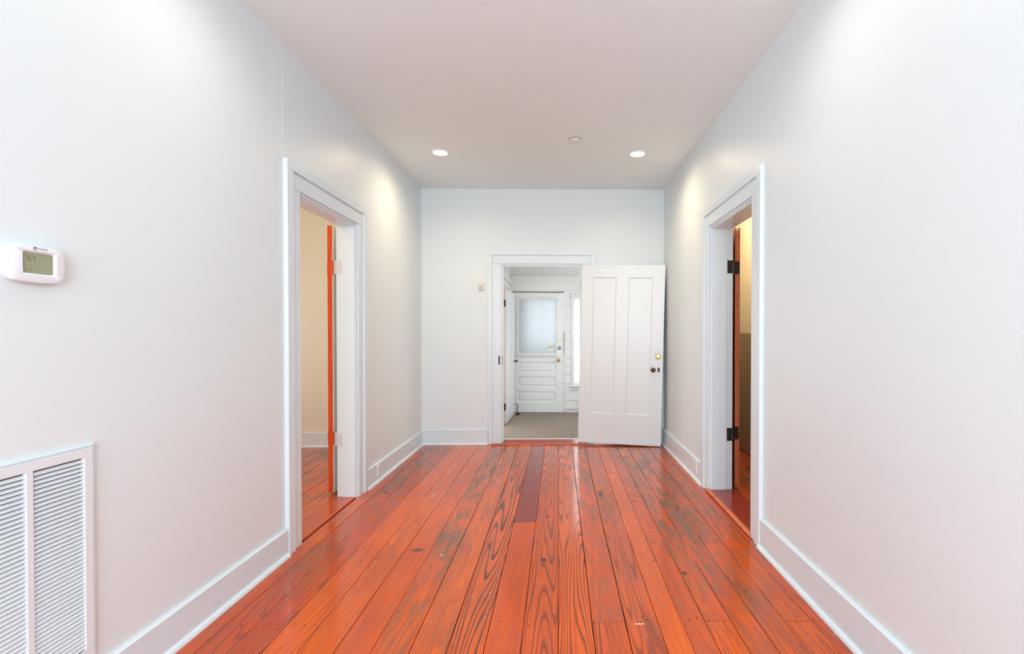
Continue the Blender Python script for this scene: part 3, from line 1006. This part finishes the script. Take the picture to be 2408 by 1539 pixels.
# ------------------------------------------------------------------ outside: porch slab and a tree
o = obj('ground', B().box(-9, 9, FY + .12, 30, -.25, -.15), 'ground')
struct(o, 'pale concrete ground outside the front door', 'ground')
tr = empty('tree', (1.75, 15.5, -.15))
tag(tr, 'leafy green tree outside, seen in bits through the vestibule window', 'tree')
obj('trunk', B().lathe([(.16, 0), (.12, .8), (.10, 1.8), (.05, 2.6)], (0, 0, 0), 2, 12), 'bark', tr, smooth=True)
lb = B()
rr = random.Random(3)
for k in range(700):
    th, ph = rr.uniform(0, 2 * math.pi), math.acos(rr.uniform(-1, 1))
    ra = rr.uniform(.35, 1.0)
    c = Vector((1.1 * ra * math.sin(ph) * math.cos(th), 1.0 * ra * math.sin(ph) * math.sin(th), 2.1 + 1.25 * ra * math.cos(ph)))
    e3 = Euler((rr.uniform(0, 6), rr.uniform(0, 6), rr.uniform(0, 6))).to_matrix()
    s = rr.uniform(.05, .10)
    lb.add([c + e3 @ Vector(q) for q in ((-s, 0, 0), (0, -s * .45, .01), (s, 0, 0), (0, s * .45, .01))], [(0, 1, 2, 3)])
lf = obj('foliage', lb, 'leaf', tr)
lf['kind'] = 'stuff'

# ------------------------------------------------------------------ left side room
LX0, LX1 = -4.5, XL - LT
LYB = 5.62
o = obj('wall_back', B().box(LX0 - .1, LX1, LYB, LYB + .12, -.05, H + .06), 'cream')
struct(o, 'cream wall lit warmly at the end of the left side room', 'wall')
o = obj('wall_front', B().box(LX0 - .1, LX1, 1.0, 1.12, -.05, H + .06), 'cream')
struct(o, 'near wall of the left side room', 'wall')
o = obj('wall_left', B().slab(0, LX0 - .1, LX0, [1.0, 2.6, 4.2, LYB + .12], [-.05, .55, 2.1, H + .06], {(1, 1)}), 'cream')
struct(o, 'outer wall of the left side room with its window', 'wall')
o = obj('ceiling', B().box(LX0 - .1, LX1, 1.0, LYB + .12, H, H + .12), 'ceiling')
struct(o, 'ceiling of the left side room', 'ceiling')
lin = obj('lining_panel', B().slab(0, LX1 - .006, LX1 - .0005, [1.12, LO[0] - .006, LO[1] + .006, LYB], [0, LO[2] + .006, H], {(1, 0)}), 'cream')
struct(lin, 'cream plaster face around the left doorway, side-room side', 'wall')
lin.name = 'wall_right'
skirting('baseboard_back', 'white baseboard in the left side room, seen through the doorway', 0, .172, 0, LYB, -1, LX0, LX1 - .01)
f2 = obj('floor', B().box(LX0 - .1, LX1, 1.0, LYB + .1, -.10, -.022), 'sub')
struct(f2, 'orange plank floor of the left side room', 'floor')
x = LX1 - .03
k = 0
while x > LX0:
    wd = random.choice((.14, .15, .155))
    cut = random.uniform(1.8, 3.2)
    for a, b_ in ((1.0, cut), (cut, LYB)):
        plank(x - wd, x, a, b_, f2, (random.choice((.1, .2, .4)), random.uniform(.3, .9), random.uniform(.35, .8), 1), .004)
    x -= wd

# ------------------------------------------------------------------ right side room (narrow stair hall)
RX0, RX1 = XR + RT, 2.09
o = obj('wall_right', B().box(RX1, RX1 + .1, 1.6, 6.3, -.05, H + .06), 'cream')
struct(o, 'tan side wall seen through the right doorway', 'wall')
wn = obj('wainscot', B().box(RX1 - .012, RX1 + .002, 1.62, 6.28, 0, 1.332), 'wainscot', o, bevel=.003)
wn['label'] = 'dark olive-brown painted lower wall'
obj('quarter_round', B().box(RX1 - .026, RX1 - .010, 1.62, 6.28, 0, .018), 'darkwood', o, bevel=.005)
o = obj('wall_back', B().box(RX0 - .02, RX1, 6.2, 6.3, -.05, H + .06), 'cream')
struct(o, 'end wall of the narrow room behind the right doorway', 'wall')
o = obj('wall_front', B().box(RX0, RX1, 1.6, 1.7, -.05, H + .06), 'cream')
struct(o, 'near wall of the narrow room behind the right doorway', 'wall')
o = obj('ceiling', B().box(RX0, RX1 + .1, 1.6, 6.3, H, H + .12), 'cream')
struct(o, 'ceiling of the narrow room behind the right doorway', 'ceiling')
lin = obj('lining_panel', B().slab(0, RX0 + .0005, RX0 + .006, [1.7, RO[0] - .006, RO[1] + .006, 6.2], [0, RO[2] + .006, H], {(1, 0)}), 'cream')
struct(lin, 'cream plaster face around the right doorway, side-room side', 'wall')
lin.name = 'wall_left'
f3 = obj('floor', B().box(RX0, RX1 + .1, 1.6, 6.3, -.10, -.022), 'sub')
struct(f3, 'orange plank floor seen through the right doorway', 'floor')
x = RX0 + .03
while x < RX1:
    x2 = min(x + .13, RX1)
    plank(x, x2, 1.7, 6.2, f3, (random.choice((.2, .4, .5)), random.uniform(.2, .7), random.uniform(.6, .95), 1), .004)
    x = x2

# ------------------------------------------------------------------ ceiling fittings
lt_labels = ['lit recessed downlight at left of the far ceiling, near the end wall',
             'lit recessed downlight at right of the far ceiling, near the end wall',
             'recessed downlight overhead on the left, just above the picture',
             'recessed downlight overhead on the right, just above the picture']
proto = None
for (lx, ly), lab in zip(LIGHTS, lt_labels):
    if proto is None:
        e = empty('recessed_light', (lx, ly, H))
        ring = obj('trim_ring', B().lathe([(.068, 0), (.068, -.010), (.074, -.0115), (.084, -.006), (.088, 0)], (0, 0, 0), 2, 40), 'plastic', e, smooth=True)
        dif = obj('diffuser', B().lathe([(.067, -.001), (.067, -.008), (.052, -.0105), (.002, -.011)], (0, 0, 0), 2, 40), 'lamp', e, smooth=True)
        proto = (e, ring, dif)
    else:
        e = proto[0].copy()
        COL.objects.link(e)
        e.location = (lx, ly, H)
        for ch in proto[1:]:
            c = ch.copy()
            COL.objects.link(c)
            c.parent = e
    tag(e, lab, 'light', 'recessed downlights in the hall ceiling')
e = empty('ceiling_cover_plate', (.148, 4.235, H))
tag(e, 'small round white cover plate on the ceiling between the two downlights', 'cover plate')
obj('plate', B().lathe([(.046, 0), (.047, -.010), (.044, -.014), (.002, -.0155)], (0, 0, 0), 2, 36), 'ceiling', e, smooth=True)
obj('shadow_line_ring', B().lathe([(.0485, .001), (.0485, -.004)], (0, 0, 0), 2, 36), 'gunmetal', e)  # dark ring paints the shadow line around the plate

# ------------------------------------------------------------------ thermostat
TY, TZ = 1.505, 1.5485
th = empty('thermostat', (XL, TY, TZ))
tag(th, 'white digital wall thermostat with a grey-green screen on the left wall', 'thermostat')


def rounded(w, h, r, bulge=0.0, n=6):
    pts = []
    for cx, cz, a0 in ((w / 2 - r, h / 2 - r, 0), (-w / 2 + r, h / 2 - r, 90), (-w / 2 + r, -h / 2 + r, 180), (w / 2 - r, -h / 2 + r, 270)):
        for k in range(n + 1):
            a = R(a0 + 90 * k / n)
            pts.append((cx + r * math.cos(a), cz + r * math.sin(a)))
    out = []
    for i, p in enumerate(pts):
        q = pts[(i + 1) % len(pts)]
        m = 7 if math.dist(p, q) > .02 else 1
        for s in range(m):
            out.append((p[0] + (q[0] - p[0]) * s / m, p[1] + (q[1] - p[1]) * s / m))
    return [(u + bulge * math.copysign(1, u) * (1 - (2 * v / h) ** 2) * (abs(2 * u / w) ** 2), v + bulge * math.copysign(1, v) * (1 - (2 * u / w) ** 2) * (abs(2 * v / h) ** 2)) for u, v in out]


def loft(rings):
    b = B()
    n = len(rings[0][1])
    for xx, ring in rings:
        b.v += [(xx, u, v) for u, v in ring]
    for i in range(len(rings) - 1):
        for k in range(n):
            b.f.append((i * n + k, i * n + (k + 1) % n, (i + 1) * n + (k + 1) % n, (i + 1) * n + k))
    b.f.append(tuple(range(n))[::-1])
    b.f.append(tuple((len(rings) - 1) * n + k for k in range(n)))
    return b


obj('back_plate', loft([(-.001, rounded(.142, .098, .012, .005)), (.007, rounded(.142, .098, .012, .005))]), 'plastic', th, bevel=.001)
# housing front with the window cut in: outer shell rings, then an inner bezel sinking to the screen
SW, SH, SU, SV = .086, .063, .003, .0015


def shift(r):
    return [(u + SU, v + SV) for u, v in r]


rings = [(.008, rounded(.147, .104, .014, .007)), (.020, rounded(.148, .105, .015, .007)), (.0265, rounded(.144, .101, .015, .007)), (.0285, rounded(.136, .093, .012, .006)),
         (.0290, shift(rounded(SW + .011, SH + .011, .006))), (.0235, shift(rounded(SW, SH, .006))), (.020, shift(rounded(SW, SH, .006)))]
obj('housing', loft(rings), 'plastic', th, smooth=True)
obj('screen', loft([(.0195, shift(rounded(SW - .001, SH - .001, .005))), (.0232, shift(rounded(SW - .001, SH - .001, .005)))]), 'lcd', th)
TM = lambda x_, u, v: Matrix(((0, 0, 1, x_), (1, 0, 0, u), (0, 1, 0, v), (0, 0, 0, 1)))


def seg_digits(s, u0, v0, w, h, g, t_):
    segs = {'5': 'afgcd', '7': 'abc'}
    b = B()
    for i, ch in enumerate(s):
        x0 = u0 + i * (w + g)
        R_ = {'a': (x0, x0 + w, v0 + h - t_, v0 + h), 'd': (x0, x0 + w, v0, v0 + t_), 'g': (x0, x0 + w, v0 + h / 2 - t_ / 2, v0 + h / 2 + t_ / 2),
              'b': (x0 + w - t_, x0 + w, v0 + h / 2, v0 + h - t_), 'c': (x0 + w - t_, x0 + w, v0 + t_, v0 + h / 2), 'f': (x0, x0 + t_, v0 + h / 2, v0 + h - t_), 'e': (x0, x0 + t_, v0 + t_, v0 + h / 2)}
        for q in segs[ch]:
            a = R_[q]
            b.box(.0231, .0235, a[0], a[1], a[2], a[3])
    return b


sd = obj('screen_digits', seg_digits('57', -.026, .008, .008, .015, .004, .0016), 'lcdink', th)
sd['kind'] = 'stuff'
sb = B()
for u, v, w_ in ((-.033, .0215, .006), (-.033, -.020, .004), (-.024, -.019, .010), (-.022, -.023, .010)):
    sb.box(.0231, .0234, u, u + w_, v, v + .0012)
sd = obj('screen_marks', sb, 'lcdink', th)
sd['kind'] = 'stuff'
text_mesh('lettering', 'TRANE', .0082, 'ink', th, TM(.0289, .012, .0465))
lg = B()
nn_ = 24
vs = []
for rad in (.0060, .0038):
    for k in range(nn_):
        a = 2 * math.pi * k / nn_
        vs.append((.0291, -.010 + rad * math.cos(a), .0465 + rad * math.sin(a)))
lg.add(vs, [(k, (k + 1) % nn_, nn_ + (k + 1) % nn_, nn_ + k) for k in range(nn_)])
lg.add([(.0292, -.0135, .0455), (.0292, -.009, .0455), (.0292, -.009, .050), (.0292, -.0135, .050)], [(0, 1, 2, 3)])
obj('logo', lg, 'ink', th)['kind'] = 'stuff'

# ------------------------------------------------------------------ return air vent
VY1, VZ1, VZ0 = 1.684, .941, .215
ve = empty('return_air_vent', (XL, VY1, VZ0))
tag(ve, 'large white louvered return air vent low on the left wall', 'vent')
colw, bar, rim = .158, .020, .030
ncol = 4
tw = ncol * colw + (ncol - 1) * bar + 2 * rim
hh = VZ1 - VZ0
us = [-tw]
us += [-tw + rim]
for k in range(ncol):
    us.append(us[-1] + colw)
    if k < ncol - 1:
        us.append(us[-1] + bar)
us.append(0)
holes = {(1 + 2 * k, 1) for k in range(ncol)}
obj('frame', B().slab(0, .0005, .014, us, [0, rim + .002, hh - rim - .002, hh], holes), 'ventmetal', ve, bevel=.0015)
obj('backing', B().box(.0003, .0015, -tw + .004, -.004, .004, hh - .004), 'ventback', ve)  # dark sheet paints the shade of the duct behind the louvers
pitch = .0143
nsl = int((hh - 2 * rim - .008) / pitch)
lo = None
for k in range(ncol):
    u0 = us[1 + 2 * k]
    for j in range(nsl):
        z = rim + .006 + (j + .5) * (hh - 2 * rim - .012) / nsl
        if lo is None:
            b = B().prism([(.0026, .0046), (.0034, .0050), (.0122, -.0034), (.0120, -.0048), (.0110, -.0042)], 1, .0, colw)
            # prism axis 1 gives (x, y, z)
            lo = obj('louver', b, 'ventmetal', ve)
            lo.location = (0, u0, z)
        else:
            c = lo.copy()
            COL.objects.link(c)
            c.parent = ve
            c.location = (0, u0, z)
ml = lambda a0, a1, z0, z1: obj('wood_bead', B().box(-.001, .011, a0, a1, z0, z1), 'trim', ve, bevel=.004)
ml(-tw - .012, .012, hh, hh + .012)
ml(.0, .011, -.01, hh)
ml(-tw - .011, -tw, -.01, hh)


# ------------------------------------------------------------------ outlets
def outlet(name, label, loc, rotz):
    e = empty(name, loc, (0, 0, rotz))
    tag(e, label, 'outlet', 'outlets in the baseboards')
    pl = obj('cover_plate', B().box(-.001, .006, -.035, .035, -.057, .057), 'plastic', e, bevel=.004, seg=2)
    for v in (-.020, .020):
        r = obj('receptacle', loft([(.005, [(u, q + v) for u, q in rounded(.033, .028, .010)]), (.0085, [(u, q + v) for u, q in rounded(.032, .027, .010)])]), 'plastic', e)
        for u in (-.006, .006):
            obj('slot', B().box(.0083, .0088, u - .001, u + .001, v - .002, v + .007), 'dark', r)
    obj('screw', B().lathe([(.003, .005), (.003, .0072)], (0, 0, 0), 0, 10), 'steel', e)
    return e


outlet('wall_outlet', 'white duplex outlet in the left baseboard, past the left doorway', (XL + .020, 4.295, .110), 0)
outlet('wall_outlet', 'white duplex outlet in the right baseboard, past the right doorway', (XR - .020, 4.285, .122), math.pi)

# ------------------------------------------------------------------ motion sensor
e = empty('motion_sensor', (-.920, YB, 1.890))
tag(e, 'small ivory motion sensor on the end wall left of the doorway', 'sensor')
obj('housing', B().prism([(.0, -.048), (-.022, -.048), (-.026, -.040), (-.026, .040), (-.020, .048), (.0, .048)], 0, -.031, .031), 'ivory', e, bevel=.004)
obj('lens', B().lathe([(.0215, -.0225), (.0215, .0225)], (-.002, -.012, -.0125), 2, 20), 'lens', e, smooth=True)
obj('indicator', B().lathe([(.003, -.0255), (.003, -.0272)], (.008, 0, .025), 1, 10), 'dark', e)
